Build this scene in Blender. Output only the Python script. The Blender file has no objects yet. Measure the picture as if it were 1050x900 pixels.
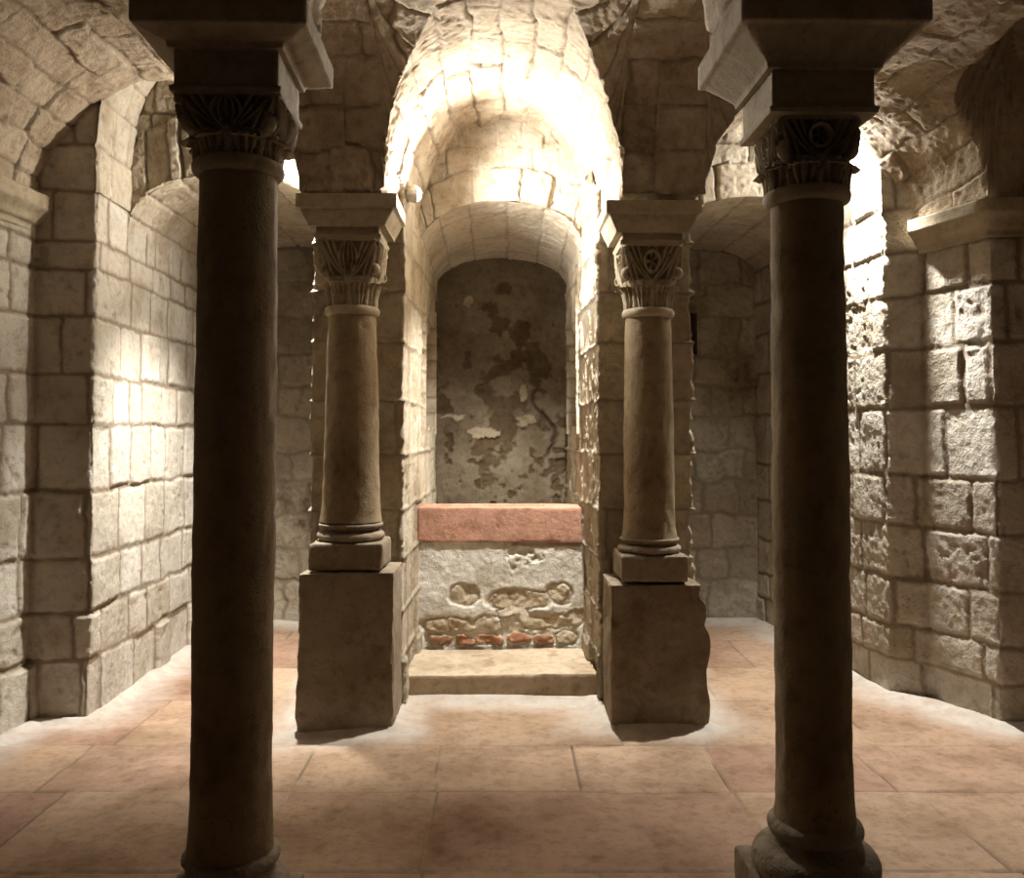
# Romanesque crypt: four columns, groin vaulted near bay, apse niche with altar, aisles lit by small hidden lamps.
import bpy, math, random
import numpy as np
from mathutils import Vector, Matrix, Euler

R = 0.011            # relief grid step in metres for the masonry that is in view
scene = bpy.context.scene
COL = scene.collection
PI = math.pi

# ------------------------------------------------------------------ noise
def _hash(ix, iy, iz, seed):
    h = (ix.astype(np.int64) * 374761393 + iy.astype(np.int64) * 668265263 + iz.astype(np.int64) * 2147483647 + seed * 1274126177) & 0xffffffff
    h = ((h ^ (h >> 13)) * 1274126177) & 0xffffffff
    h = ((h ^ (h >> 16)) * 2246822519) & 0xffffffff
    return ((h ^ (h >> 15)) & 0xffffff) / float(0xffffff)

def vnoise(x, y, z, seed=0):
    x, y, z = np.broadcast_arrays(np.asarray(x, float), np.asarray(y, float), np.asarray(z, float))
    ix, iy, iz = np.floor(x), np.floor(y), np.floor(z)
    fx, fy, fz = x - ix, y - iy, z - iz
    ux, uy, uz = [f * f * f * (f * (f * 6 - 15) + 10) for f in (fx, fy, fz)]
    out = 0
    for dx in (0, 1):
        wx = ux if dx else 1 - ux
        for dy in (0, 1):
            wy = uy if dy else 1 - uy
            for dz in (0, 1):
                wz = uz if dz else 1 - uz
                out = out + wx * wy * wz * _hash(ix + dx, iy + dy, iz + dz, seed)
    return out * 2 - 1

def fbm(P, f, octs=4, seed=0, gain=.5):
    a, s, t = 1.0, 0.0, 0.0
    for o in range(octs):
        s = s + a * vnoise(P[..., 0] * f + 13.7 * o, P[..., 1] * f + 5.1 * o, P[..., 2] * f + 9.3 * o, seed + o * 17)
        t += a; a *= gain; f *= 2.03
    return s / t

def sst(a, b, x):
    t = np.clip((x - a) / (b - a), 0, 1)
    return t * t * (3 - 2 * t)

# ------------------------------------------------------------------ meshes
def link(name, me, mat=None, parent=None, smooth=True):
    o = bpy.data.objects.new(name, me); COL.objects.link(o)
    if mat: me.materials.append(mat)
    if parent: o.parent = parent
    return o

class MB:
    """collects vertices, faces and point attributes of ONE mesh"""
    def __init__(s):
        s.v = []; s.f = []; s.n = 0; s.at = {}
    def _attr(s, attrs, cnt):
        for k in set(s.at) | set(attrs):
            s.at.setdefault(k, [np.zeros(s.n)])
            a = attrs.get(k)
            s.at[k].append(np.zeros(cnt) if a is None else np.asarray(a, float).ravel())
    def grid(s, P, attrs=None, flip=False, wrap_u=False, wrap_v=False, keep=None):
        nu, nv = P.shape[:2]
        idx = np.arange(nu * nv).reshape(nu, nv)
        if wrap_u: idx = np.vstack([idx, idx[:1]])
        if wrap_v: idx = np.hstack([idx, idx[:, :1]])
        q = np.stack([idx[:-1, :-1], idx[1:, :-1], idx[1:, 1:], idx[:-1, 1:]], -1).reshape(-1, 4)
        if keep is not None: q = q[keep.ravel()]
        if flip: q = q[:, ::-1]
        s._attr(attrs or {}, nu * nv)
        s.v.append(P.reshape(-1, 3)); s.f.append(q + s.n); s.n += nu * nv
        return s
    def fan(s, ring, centre, flip=False):
        m = len(ring)
        i = np.arange(m); j = (i + 1) % m
        q = np.stack([i, j, np.full(m, m), np.full(m, m)], -1)
        if flip: q = q[:, [1, 0, 2, 3]]
        s._attr({}, m + 1)
        s.v.append(np.vstack([ring, centre])); s.f.append(q + s.n); s.n += m + 1
        return s
    def build(s, name, mat=None, parent=None, smooth=True):
        V = np.vstack(s.v); Q = np.vstack(s.f)
        me = bpy.data.meshes.new(name)
        tri = Q[:, 2] == Q[:, 3]
        cnt = np.where(tri, 3, 4); start = np.concatenate([[0], np.cumsum(cnt)[:-1]])
        loops = Q.ravel()
        mask = np.ones(Q.shape, bool); mask[tri, 3] = False
        loops = Q[mask]
        me.vertices.add(len(V)); me.vertices.foreach_set('co', V.astype(np.float32).ravel())
        me.loops.add(len(loops)); me.loops.foreach_set('vertex_index', loops.astype(np.int32))
        me.polygons.add(len(Q)); me.polygons.foreach_set('loop_start', start.astype(np.int32))
        me.polygons.foreach_set('use_smooth', np.full(len(Q), smooth))
        me.update(calc_edges=True); me.validate()
        for k, a in s.at.items():
            at = me.attributes.new(k, 'FLOAT', 'POINT'); at.data.foreach_set('value', np.concatenate(a).astype(np.float32))
        return link(name, me, mat, parent)

def normals(P, wrap_u=False):
    if wrap_u:
        du = np.roll(P, -1, 0) - np.roll(P, 1, 0)
    else:
        du = np.gradient(P, axis=0)
    dv = np.gradient(P, axis=1)
    n = np.cross(du, dv)
    return n / (np.linalg.norm(n, axis=-1, keepdims=True) + 1e-9)

# ------------------------------------------------------------------ masonry pattern
class Ashlar:
    def __init__(s, zb, wr, seed, s0=-20, s1=30):
        rnd = random.Random(seed)
        s.zb = np.array(zb, float); s.seed = seed; s.j = []
        for i in range(len(zb) + 1):
            x = s0 + rnd.random() * .4; a = []
            while x < s1:
                a.append(x); x += rnd.uniform(*wr) * (1.35 if rnd.random() < .18 else 1) * (.55 if rnd.random() < .18 else 1)
            s.j.append(np.array(a))
    def __call__(s, S, T):
        ci = np.searchsorted(s.zb, T)
        z0 = np.where(ci > 0, s.zb[np.clip(ci - 1, 0, len(s.zb) - 1)], T - 9)
        z1 = np.where(ci < len(s.zb), s.zb[np.clip(ci, 0, len(s.zb) - 1)], T + 9)
        dz = np.minimum(T - z0, z1 - T)
        dx = np.zeros_like(S); bi = np.zeros_like(S); xc = np.zeros_like(S)
        for c in np.unique(ci):
            m = ci == c; J = s.j[int(c)]
            k = np.clip(np.searchsorted(J, S[m]), 1, len(J) - 1)
            dx[m] = np.minimum(S[m] - J[k - 1], J[k] - S[m]); bi[m] = k; xc[m] = (J[k] + J[k - 1]) / 2
        r = .028
        dj = r - np.hypot(np.maximum(r - dx, 0), np.maximum(r - dz, 0))
        dj = np.where((dx > r) & (dz > r), np.minimum(dx, dz), dj)
        rr = [_hash(bi, ci.astype(float), np.full_like(bi, k), s.seed) for k in range(4)]
        zc = np.clip((z0 + z1) / 2, T - 1, T + 1)
        return dj, rr, S - xc, T - zc

def masonry(P, S, T, lay, depth=.016, mw=.007, soft=.014, rough=.006, warp=.012, offs=.008, pits=.008, seed=1, corner=None, wear=1.0):
    """height above the base surface and the point attributes for block work with coordinates S, T (metres)"""
    w1 = fbm(P, 5, 3, seed + 3); w2 = fbm(P, 5, 3, seed + 51); w3 = fbm(P, 26, 2, seed + 88); w4 = fbm(P, 26, 2, seed + 89)
    dj, r, ls, lt = lay(S + warp * w1 + .007 * w3, T + warp * w2 + .007 * w4)
    n1 = fbm(P, 9, 4, seed + 7); n2 = fbm(P, 38, 3, seed + 9); n3 = fbm(P, 17, 3, seed + 23); n4 = fbm(P, 2.2, 3, seed + 31)
    mwv = mw * (1 + .9 * fbm(P, 3, 2, seed + 61))
    face = sst(0, 1, (dj - mwv) / soft)
    fill = sst(.05, .45, fbm(P, 1.7, 3, seed + 71))          # stretches where the joints are smeared full
    h = -depth * (1 - face) * (1 - .65 * fill)
    h = h + face * ((r[1] - .5) * 2 * offs + ls * (r[2] - .5) * .05 + lt * (r[3] - .5) * .05)
    h = h + rough * (n1 * .8 + n2 * .55)
    pit = sst(.28, .5, n3 + .25 * (r[3] - .5)) * sst(-.15, .35, n4 + (r[2] - .5) * .7)
    h = h - pits * pit * wear
    return h, dict(tint=r[0], mort=1 - face, pit=pit, blk=r[2])

def dens(knots, step):
    """knots [(value, ...)]: fine samples between consecutive values at most step apart"""
    out = [knots[0]]
    for a, b in zip(knots[:-1], knots[1:]):
        n = max(1, int(math.ceil(abs(b - a) / step)))
        out += [a + (b - a) * k / n for k in range(1, n + 1)]
    return out

def wall_poly(mb, pts, z0, z1, lay, step=R, flip=False, seed=1, zs=None, hole=None, coarse=None, **kw):
    """a wall that follows the plan polyline pts; room is to the LEFT of the walking direction unless flip"""
    S = [0.0]; X = []; N = []; Y = []
    pts = [Vector(p) for p in pts]
    s = 0; SS = []; PX = []; NX = []
    for i, (a, b) in enumerate(zip(pts[:-1], pts[1:])):
        L = (b - a).length; st = step
        if coarse and i in coarse: st = coarse[i]
        n = max(2, int(math.ceil(L / st)))
        d = (b - a) / L; nn = Vector((-d.y, d.x))
        for k in range(n + 1):
            if k == 0 and i > 0:                       # the corner vertex is shared: mitred normal
                pn = NX[-1]; m = (Vector(pn) + nn); m = m / max(.35, (1 + Vector(pn).dot(nn)))
                NX[-1] = (m.x, m.y); continue
            p = a + d * (L * k / n)
            SS.append(s + L * k / n); PX.append((p.x, p.y)); NX.append((nn.x, nn.y))
        s += L
    SS = np.array(SS); PX = np.array(PX); NX = np.array(NX)
    zz = np.array(dens([z0, z1], step) if zs is None else zs)
    P = np.zeros((len(SS), len(zz), 3)); P[..., 0] = PX[:, None, 0]; P[..., 1] = PX[:, None, 1]; P[..., 2] = zz[None, :]
    Sg = np.repeat(SS[:, None], len(zz), 1); Tg = P[..., 2].copy()
    h, at = masonry(P, Sg, Tg, lay, seed=seed, **kw)
    # worn arrises at the corners
    cs = np.cumsum([0] + [(b - a).length for a, b in zip(pts[:-1], pts[1:])])
    for c in cs[1:-1]:
        h = h - sst(.03, 0, np.abs(Sg - c)) * .012 * (.6 + np.clip(fbm(P, 14, 3, seed + 5), -1, 1))
    Nn = np.zeros_like(P); Nn[..., 0] = NX[:, None, 0]; Nn[..., 1] = NX[:, None, 1]
    if flip: Nn = -Nn
    P = P + Nn * h[..., None]
    keep = None
    if hole:
        cs_ = (Sg[:-1, :-1] + Sg[1:, 1:]) / 2; cz = (Tg[:-1, :-1] + Tg[1:, 1:]) / 2
        keep = np.ones(cs_.shape, bool)
        for hf in (hole if isinstance(hole, list) else [hole]): keep &= ~hf(cs_, cz)
    mb.grid(P, at, flip=flip, keep=keep)
    return mb

# ------------------------------------------------------------------ materials
ALB = .80
def stone_mat(name, cols, mortar, dark, bump=.35, fine=90, stain=.5, dust=None, rough=.9, pitcol=.45, mort_amt=.75, core=.3):
    m = bpy.data.materials.new(name); m.use_nodes = True
    nt = m.node_tree; nt.nodes.clear(); N = nt.nodes.new; L = nt.links.new
    out = N('ShaderNodeOutputMaterial'); b = N('ShaderNodeBsdfPrincipled'); L(b.outputs[0], out.inputs[0])
    b.inputs['Roughness'].default_value = rough; b.inputs['Specular IOR Level'].default_value = .12
    tc = N('ShaderNodeTexCoord'); co = tc.outputs['Object']
    def attr(n):
        a = N('ShaderNodeAttribute'); a.attribute_name = n; return a.outputs['Fac']
    def noise(sc, det=5, ro=.6):
        t = N('ShaderNodeTexNoise'); t.inputs['Scale'].default_value = sc; t.inputs['Detail'].default_value = det
        t.inputs['Roughness'].default_value = ro; L(co, t.inputs['Vector']); return t.outputs['Fac']
    def ramp(src, stops, interp='LINEAR'):
        r = N('ShaderNodeValToRGB'); r.color_ramp.interpolation = interp
        while len(r.color_ramp.elements) < len(stops): r.color_ramp.elements.new(.5)
        for e, (p, c) in zip(r.color_ramp.elements, stops):
            e.position = p; e.color = (*c, 1) if len(c) == 3 else c
        L(src, r.inputs[0]); return r.outputs[0]
    def mix(f, a, c, mode='MIX'):
        x = N('ShaderNodeMix'); x.data_type = 'RGBA'; x.blend_type = mode
        for s, v in ((0, f), (6, a), (7, c)):
            if isinstance(v, (int, float)): x.inputs[s].default_value = v
            elif isinstance(v, tuple): x.inputs[s].default_value = (*v, 1)
            else: L(v, x.inputs[s])
        return x.outputs[2]
    def math_(op, a, c=None):
        x = N('ShaderNodeMath'); x.operation = op
        for s, v in ((0, a), (1, c)):
            if v is None: continue
            if isinstance(v, (int, float)): x.inputs[s].default_value = v
            else: L(v, x.inputs[s])
        return x.outputs[0]
    n = len(cols); k = ALB
    cols = [tuple(k * x for x in c) for c in cols]; mortar = tuple(k * x for x in mortar)
    base = ramp(attr('tint'), [(i / (n - 1), c) for i, c in enumerate(cols)])
    g = ramp(noise(2.3, 6, .62), [(.3, (.66, .6, .52)), (.52, (1, 1, 1)), (.7, (1.12, 1.1, 1.06))])
    base = mix(1.0, base, g, 'MULTIPLY')
    g2 = ramp(noise(19, 6, .7), [(.33, (.72, .67, .6)), (.5, (1, 1, 1)), (.68, (1.08, 1.07, 1.05))])
    base = mix(.8, base, g2, 'MULTIPLY')
    st = ramp(noise(1.1, 7, .72), [(.54, (0, 0, 0)), (.66, (1, 1, 1))])
    base = mix(math_('MULTIPLY', st, stain), base, mix(1.0, base, dark, 'MULTIPLY'))
    mm = math_('MULTIPLY', attr('mort'), mort_amt)
    mg = mix(noise(7, 4), mortar, tuple(c * .62 for c in mortar))
    base = mix(mm, base, mg)
    base = mix(ramp(attr('mort'), [(.72, (0,) * 3), (1, (core,) * 3)]), base, mix(1.0, base, (.42, .34, .27), 'MULTIPLY'))
    sp = N('ShaderNodeTexVoronoi'); sp.inputs['Scale'].default_value = 42; L(co, sp.inputs['Vector'])
    spk = ramp(math_('ADD', sp.outputs['Distance'], math_('MULTIPLY', noise(3.1, 4), .9)), [(.46, (.5,) * 3), (.57, (0,) * 3)])
    base = mix(spk, base, mix(1.0, base, (.45, .38, .3), 'MULTIPLY'))
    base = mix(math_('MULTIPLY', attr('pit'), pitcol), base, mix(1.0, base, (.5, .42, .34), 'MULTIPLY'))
    if dust is not None:
        dn = math_('MULTIPLY', attr('dust'), ramp(noise(9, 6, .7), [(.3, (.45,) * 3), (.6, (1,) * 3)]))
        base = mix(dn, base, dust)
    L(base, b.inputs['Base Color'])
    h1 = noise(fine, 4, .65); h2 = noise(fine * .3, 5, .7)
    v = N('ShaderNodeTexVoronoi'); v.inputs['Scale'].default_value = fine * .55; L(co, v.inputs['Vector'])
    pit = ramp(v.outputs['Distance'], [(.05, (0,) * 3), (.3, (1,) * 3)])
    hh = math_('ADD', math_('ADD', h1, math_('MULTIPLY', h2, 1.6)), math_('MULTIPLY', pit, .25))
    bp = N('ShaderNodeBump'); bp.inputs['Strength'].default_value = bump; bp.inputs['Distance'].default_value = .012
    L(hh, bp.inputs['Height']); L(bp.outputs[0], b.inputs['Normal'])
    return m

def metal_mat(name, col, rough=.45, metallic=.6):
    m = bpy.data.materials.new(name); m.use_nodes = True
    nt = m.node_tree; b = nt.nodes['Principled BSDF']
    b.inputs['Roughness'].default_value = rough; b.inputs['Metallic'].default_value = metallic
    t = nt.nodes.new('ShaderNodeTexNoise'); t.inputs['Scale'].default_value = 40
    r = nt.nodes.new('ShaderNodeValToRGB'); r.color_ramp.elements[0].color = (*[c * .8 for c in col], 1); r.color_ramp.elements[1].color = (*col, 1)
    nt.links.new(t.outputs['Fac'], r.inputs[0]); nt.links.new(r.outputs[0], b.inputs['Base Color'])
    return m

def emit_mat(name, col, s):
    m = bpy.data.materials.new(name); m.use_nodes = True
    nt = m.node_tree; nt.nodes.clear()
    o = nt.nodes.new('ShaderNodeOutputMaterial'); e = nt.nodes.new('ShaderNodeEmission')
    e.inputs[0].default_value = (*col, 1); e.inputs[1].default_value = s; nt.links.new(e.outputs[0], o.inputs[0])
    return m

LIME = [(.52, .46, .37), (.66, .605, .515), (.58, .52, .425), (.71, .66, .575), (.62, .56, .47)]
M = {}
M['wall'] = stone_mat('limestone_wall', LIME, (.46, .375, .275), (.55, .46, .37), bump=.4, stain=.5, core=.5)
M['rwall'] = stone_mat('limestone_wall_tooled', LIME, (.42, .34, .25), (.55, .45, .36), bump=.75, fine=60, stain=.5)
M['pier'] = stone_mat('limestone_pier', [(.50, .42, .31), (.58, .50, .38), (.54, .46, .345), (.60, .53, .41)], (.44, .37, .27), (.55, .45, .34), bump=.6, stain=.5)
M['back'] = stone_mat('rubble_back_wall', [(.36, .30, .22), (.46, .395, .30), (.40, .34, .25), (.56, .50, .40)], (.36, .30, .22), (.38, .30, .23), bump=.5, stain=.95, core=.15)
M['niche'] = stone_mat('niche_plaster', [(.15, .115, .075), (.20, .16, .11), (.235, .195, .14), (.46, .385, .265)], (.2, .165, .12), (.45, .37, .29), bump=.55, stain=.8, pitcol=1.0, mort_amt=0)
M['vault'] = stone_mat('vault_stone', [(.48, .385, .275), (.57, .47, .35), (.51, .415, .30), (.60, .51, .39)], (.40, .315, .225), (.42, .33, .25), bump=.55, stain=.75)
M['face'] = stone_mat('arch_face', [(.54, .465, .36), (.62, .55, .44), (.58, .505, .395)], (.46, .38, .28), (.55, .45, .34), bump=.45, stain=.5)
M['shaft'] = stone_mat('column_shaft', [(.37, .28, .17), (.41, .32, .205)], (.3, .24, .17), (.55, .46, .36), bump=.35, stain=.7)
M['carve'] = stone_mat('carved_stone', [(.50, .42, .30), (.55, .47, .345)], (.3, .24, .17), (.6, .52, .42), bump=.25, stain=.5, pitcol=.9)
M['ped'] = stone_mat('pedestal_stone', [(.33, .265, .185), (.38, .31, .225), (.355, .285, .205)], (.3, .24, .17), (.5, .42, .33), bump=.5, stain=.6)
M['floor'] = stone_mat('floor_slabs', [(.42, .275, .18), (.47, .33, .22), (.385, .235, .165), (.49, .355, .245), (.43, .29, .195)], (.20, .145, .10), (.62, .52, .44), bump=.16, fine=60, stain=.6, dust=(.50, .455, .395), rough=.75, mort_amt=.85)
M['red'] = stone_mat('red_slab', [(.54, .29, .20), (.58, .33, .235)], (.3, .2, .15), (.7, .6, .55), bump=.3, stain=.5)
M['plaster'] = stone_mat('altar_plaster', [(.84, .80, .71), (.74, .66, .53), (.68, .58, .43), (.56, .42, .27), (.58, .29, .18)], (.62, .57, .47), (.7, .62, .52), bump=.4, stain=.4, mort_amt=0, pitcol=.9)
M['step'] = stone_mat('step_stone', [(.58, .46, .32), (.60, .50, .37)], (.4, .33, .25), (.7, .6, .5), bump=.25, stain=.35)
M['black'] = metal_mat('lamp_housing', (.62, .59, .54), .6, 0)
M['lens'] = emit_mat('lamp_lens', (1, .97, .9), 40)

def tag(o, label=None, cat=None, group=None, kind=None):
    for k, v in (('label', label), ('category', cat), ('group', group), ('kind', kind)):
        if v: o[k] = v
    return o
def struct(o): o['kind'] = 'structure'; return o
def empty(name, loc, rz=0):
    o = bpy.data.objects.new(name, None); COL.objects.link(o); o.location = loc; o.rotation_euler = (0, 0, rz); return o

# ================================================================== SETTING
# ---- floor
FX0, FX1, FY0, FY1 = -3.3, 3.4, -.6, 7.75
slab_rows = [(-.6, [-2.2, -1.2, -.3, .8, 1.7, 2.6]), (1.2, [-2.5, -1.4, -.1, .9, 2.1]), (2.35, [-1.9, -.95, -.29, .36, 1.06, 1.9, 2.7]),
             (3.27, [-1.95, -.95, -.3, 1.05, 1.86, 2.75]), (4.0, [-2.1, -1.45, -.95, -.31, .36, 1.03, 1.78]), (4.58, [-2.0, -1.1, .62, 1.05, 1.95]),
             (5.35, [-1.75, -1.15, 1.3, 2.05]), (6.1, [-2.0, -1.4, 1.25, 1.75]), (6.9, [-1.7, 1.6])]
def floor_dist(X, Y):
    """distance to the nearest wall or pedestal foot"""
    segs = [((-2.64, 4.4), (-2.58, 4.92)), ((-2.58, 4.92), (-2.31, 4.97)), ((-2.31, 4.97), (-2.35, 7.5)), ((-2.35, 7.5), (-1.13, 7.5)), ((-1.1, 7.5), (-1.1, 4.75)),
            ((-.6, 4.85), (-.6, 6.1)), ((.58, 4.85), (.57, 6.1)), ((-1.1, 4.72), (-.6, 4.84)), ((.6, 4.85), (1.12, 4.85)), ((1.12, 4.85), (1.13, 7.6)), ((1.1, 7.6), (2.3, 7.6)),
            ((2.2, 7.65), (2.36, 5.45)), ((2.36, 5.45), (2.56, 5.28)), ((2.56, 5.28), (2.73, 4.87)), ((2.73, 4.87), (3.1, 4.86)), ((-.58, 5.36), (.56, 5.36))]
    d = np.full(X.shape, 9.)
    for (ax, ay), (bx, by) in segs:
        vx, vy = bx - ax, by - ay
        t = np.clip(((X - ax) * vx + (Y - ay) * vy) / (vx * vx + vy * vy), 0, 1)
        d = np.minimum(d, np.hypot(X - ax - t * vx, Y - ay - t * vy))
    return d
def build_floor():
    xs = np.array(dens([FX0, FX1], .012)); ys = np.array(dens([FY0, 2.6], .06)[:-1] + dens([2.6, FY1], .012))
    P = np.zeros((len(xs), len(ys), 3)); P[..., 0] = xs[:, None]; P[..., 1] = ys[None]
    w1 = fbm(P, 3, 2, 5) * .012; w2 = fbm(P, 3, 2, 6) * .012
    X = P[..., 0] + w1; Y = P[..., 1] + w2
    yb = np.array([r[0] for r in slab_rows])
    ci = np.clip(np.searchsorted(yb, Y) - 1, 0, len(yb) - 1)
    dy = np.min(np.abs(Y[..., None] - yb[1:]), -1); dx = np.full(X.shape, 9.); bi = np.zeros(X.shape)
    for c in range(len(yb)):
        m = ci == c; J = np.array(slab_rows[c][1])
        dx[m] = np.min(np.abs(X[m][:, None] - J), -1); bi[m] = np.searchsorted(J, X[m])
    dj = np.minimum(dx, dy)
    gap = .0015 + .003 * fbm(P, 4, 2, 12)
    jm = 1 - sst(0, .006, dj - gap)
    full = sst(-.1, .25, fbm(P, 1.6, 2, 40))
    t1 = _hash(bi, ci.astype(float), bi * 0, 3); t2 = _hash(bi, ci.astype(float), bi * 0, 4)
    d = floor_dist(P[..., 0], P[..., 1])
    wob = fbm(P, 4, 3, 9)
    dust = (1 - sst(.02, .34, d + .10 * wob)) * .95
    fil = sst(.09, 0, d + .03 * wob) * .028                                # mortar swept up against the feet of the walls
    z = fbm(P, 1.3, 2, 21) * .007 + fbm(P, 22, 3, 22) * .0016 - .009 * jm * (1 - .6 * full) + (t2 - .5) * .004 + fil
    P[..., 2] = z
    mb = MB(); mb.grid(P, dict(tint=t1, mort=jm * (1 - .55 * full) * (1 - .7 * sst(.1, .6, dust)), pit=sst(.3, .5, fbm(P, 11, 3, 33)) * .6, dust=dust))
    struct(mb.build('floor', M['floor']))
build_floor()

# ---- side walls
ZL = [.33, .605, .90, 1.28, 1.655, 1.93, 2.26, 2.54, 2.70, 2.99, 3.25, 3.52, 3.8, 4.1]
ZR = [.22, .42, .72, 1.04, 1.345, 1.76, 2.115, 2.45, 2.72, 3.0, 3.3, 3.6, 3.9]
HT = 4.25
mb = MB()
wall_poly(mb, [(-2.35, 7.75), (-2.31, 4.97), (-2.635, 4.93), (-2.70, 4.35), (-3.1, 4.33), (-3.1, .3)], -.02, HT, Ashlar(ZL, (.24, .42), 4), seed=11, coarse={4: .12}, mw=.007, depth=.010, offs=.006, rough=.005, soft=.016, warp=.018, pits=.007)
struct(mb.build('wall_left', M['wall']))
mb = MB()
wall_poly(mb, [(3.15, .3), (3.15, 4.86), (2.73, 4.87), (2.575, 5.34), (2.375, 5.45), (2.19, 7.75)], -.02, HT, Ashlar(ZR, (.30, .50), 9), seed=37, coarse={0: .12}, depth=.010, rough=.0065, pits=.006, offs=.004, soft=.018, warp=.016)
struct(mb.build('wall_right', M['rwall']))

# ---- back wall of the aisles (with the small dark putlog hole on the right)
ZB = [.35, .62, .9, 1.2, 1.45, 1.75, 2.02, 2.28, 2.6, 2.9, 3.2]
mb = MB()
wall_poly(mb, [(-1.0, 7.5), (-2.5, 7.5)], -.02, 3.6, Ashlar(ZB, (.25, .5), 21), seed=51, depth=.007, offs=.008, warp=.05, rough=.012, soft=.02)
HX0, HX1, HZ0, HZ1 = 1.53, 1.70, 2.29, 2.66
hole = lambda s, z: (2.5 - s > HX0) & (2.5 - s < HX1) & (z > HZ0) & (z < HZ1)
wall_poly(mb, [(2.5, 7.62), (1.0, 7.62)], -.02, 3.6, Ashlar(ZB, (.25, .5), 23), seed=57, depth=.007, offs=.008, warp=.05, rough=.012, soft=.02, hole=hole)
a, b, c, d, yb_ = HX0 - .02, HX1 + .02, HZ0 - .02, HZ1 + .02, 7.60
ring = [(a, c), (b, c), (b, d), (a, d), (a, c)]
P = np.array([[(x, y, z) for y in (7.61, 8.0)] for x, z in ring]); mb.grid(P, flip=True)
mb.grid(np.array([[(a, 8.0, c), (a, 8.0, d)], [(b, 8.0, c), (b, 8.0, d)]]))
struct(mb.build('wall_back', M['back']))

# ---- walls between the apse and the aisles, with an arched recess on the niche side
ZI = [.28, .55, .86, 1.15, 1.48, 1.80, 2.15, 2.45, 2.75, 3.05]
def niche_hole(sgn, s_of_y):
    def f(s, z):
        y = s_of_y(s)
        arch = 1.9 + .60 * np.sqrt(np.clip(1 - ((y - 7.3) / 1.0) ** 2, 0, 1))
        return (y > 6.30) & (y < 7.22) & (z > 1.66) & (z < arch)
    return f
mb = MB()
pl = [(-.56, 7.45), (-.575, 6.05), (-.60, 5.25), (-1.13, 5.25), (-1.13, 7.6)]
wall_poly(mb, pl[::-1], -.02, 3.14, Ashlar(ZI, (.3, .5), 31), seed=61, depth=.012, rough=.008, flip=False, mw=.005,
          hole=niche_hole(-1, lambda s: np.where(s > 2.35 + .53, 5.25 + (s - 2.88), 0)))
def recess(mb, x0, x1, flip, seed):
    ys = np.linspace(6.26, 7.26, 50)
    arch = 1.9 + .60 * np.sqrt(np.clip(1 - ((ys - 7.3) / 1.02) ** 2, 0, 1)) + .01
    mb.grid(np.array([[(x0, y, a), (x1, y, a)] for y, a in zip(ys, arch)]), flip=flip)
    mb.grid(np.array([[(x0, y, 1.65), (x1, y, 1.65)] for y in (6.26, 7.26)]), flip=not flip)
    for y, fl in ((6.27, not flip), (7.21, flip)):
        xs = np.linspace(x0 - (x1 - x0) * .12, x1, 24); zs = np.linspace(1.6, 2.6, 80)
        P = np.zeros((24, 80, 3)); P[..., 0] = xs[:, None]; P[..., 1] = y; P[..., 2] = zs[None]
        h, at = masonry(P, P[..., 0] + 5, P[..., 2], Ashlar([1.78, 1.9, 2.06, 2.2, 2.33, 2.46], (.3, .4), seed), seed=seed, depth=.015, mw=.004)
        P[..., 1] += h * (-1 if y > 7 else 1); mb.grid(P, at, flip=fl)
    mb.grid(np.array([[(x1, 6.2, 1.6), (x1, 6.2, 2.6)], [(x1, 7.3, 1.6), (x1, 7.3, 2.6)]]), flip=flip)
recess(mb, -.57, -.80, False, 501)
struct(mb.build('wall_inner_left', M['pier']))
mb = MB()
pr = [(1.13, 7.7), (1.13, 5.28), (.585, 5.28), (.56, 6.05), (.545, 7.45)]
wall_poly(mb, pr, -.02, 3.14, Ashlar(ZI, (.3, .5), 33), seed=67, depth=.014, rough=.012, flip=True, mw=.005, pits=.012,
          hole=niche_hole(1, lambda s: np.where(s > 2.42 + .545, 5.28 + (s - 2.965), 0)))
recess(mb, .555, .78, True, 503)
struct(mb.build('wall_inner_right', M['pier']))

# ---- niche back wall: patched plaster
def niche_wall():
    xs = np.array(dens([-.70, .70], .008)); zs = np.array(dens([.6, 3.4], .008))
    P = np.zeros((len(xs), len(zs), 3)); P[..., 0] = xs[:, None]; P[..., 2] = zs[None]; P[..., 1] = 7.42
    X, Z = P[..., 0], P[..., 2]
    n1 = fbm(P, 2.3, 4, 711); n2 = fbm(P, 6, 4, 713); n3 = fbm(P, 21, 3, 715)
    zone = np.exp(-((Z - 1.85) / .42) ** 2)
    er = sst(.10, .22, n2 * .7 + n1 * .4 + .26 * zone - .12)                      # fallen plaster
    pits = sst(.22, .42, fbm(P, 11, 3, 717) - .25 * np.abs(Z - 1.25))
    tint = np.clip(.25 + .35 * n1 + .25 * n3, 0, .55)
    lift = np.zeros(X.shape)
    for cx, cz, rx, rz in ((-.145, 1.62, .15, .05), (.20, 1.72, .10, .05), (-.29, 2.72, .045, .055), (.17, 1.95, .035, .09), (-.42, 1.74, .12, .018)):
        q = ((X - cx + .05 * n2) / rx) ** 2 + ((Z - cz + .04 * n3) / rz) ** 2
        m = sst(1.15, .8, q); tint = np.maximum(tint, m * .86); er = er * (1 - m); lift = np.maximum(lift, m)
    crack = np.exp(-((X - .36 - .10 * np.sin(Z * 9) - .05 * n2) / .018) ** 2) * sst(1.35, 1.45, Z) * sst(2.0, 1.9, Z)
    h = .012 * n2 + .006 * n3 - .016 * er - .014 * pits + .010 * lift - .03 * crack
    P[..., 1] -= h
    m = MB(); m.grid(P, dict(tint=tint, pit=np.clip(er * .9 + pits + crack, 0, 1))); return m
struct(niche_wall().build('wall_niche', M['niche']))

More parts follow.
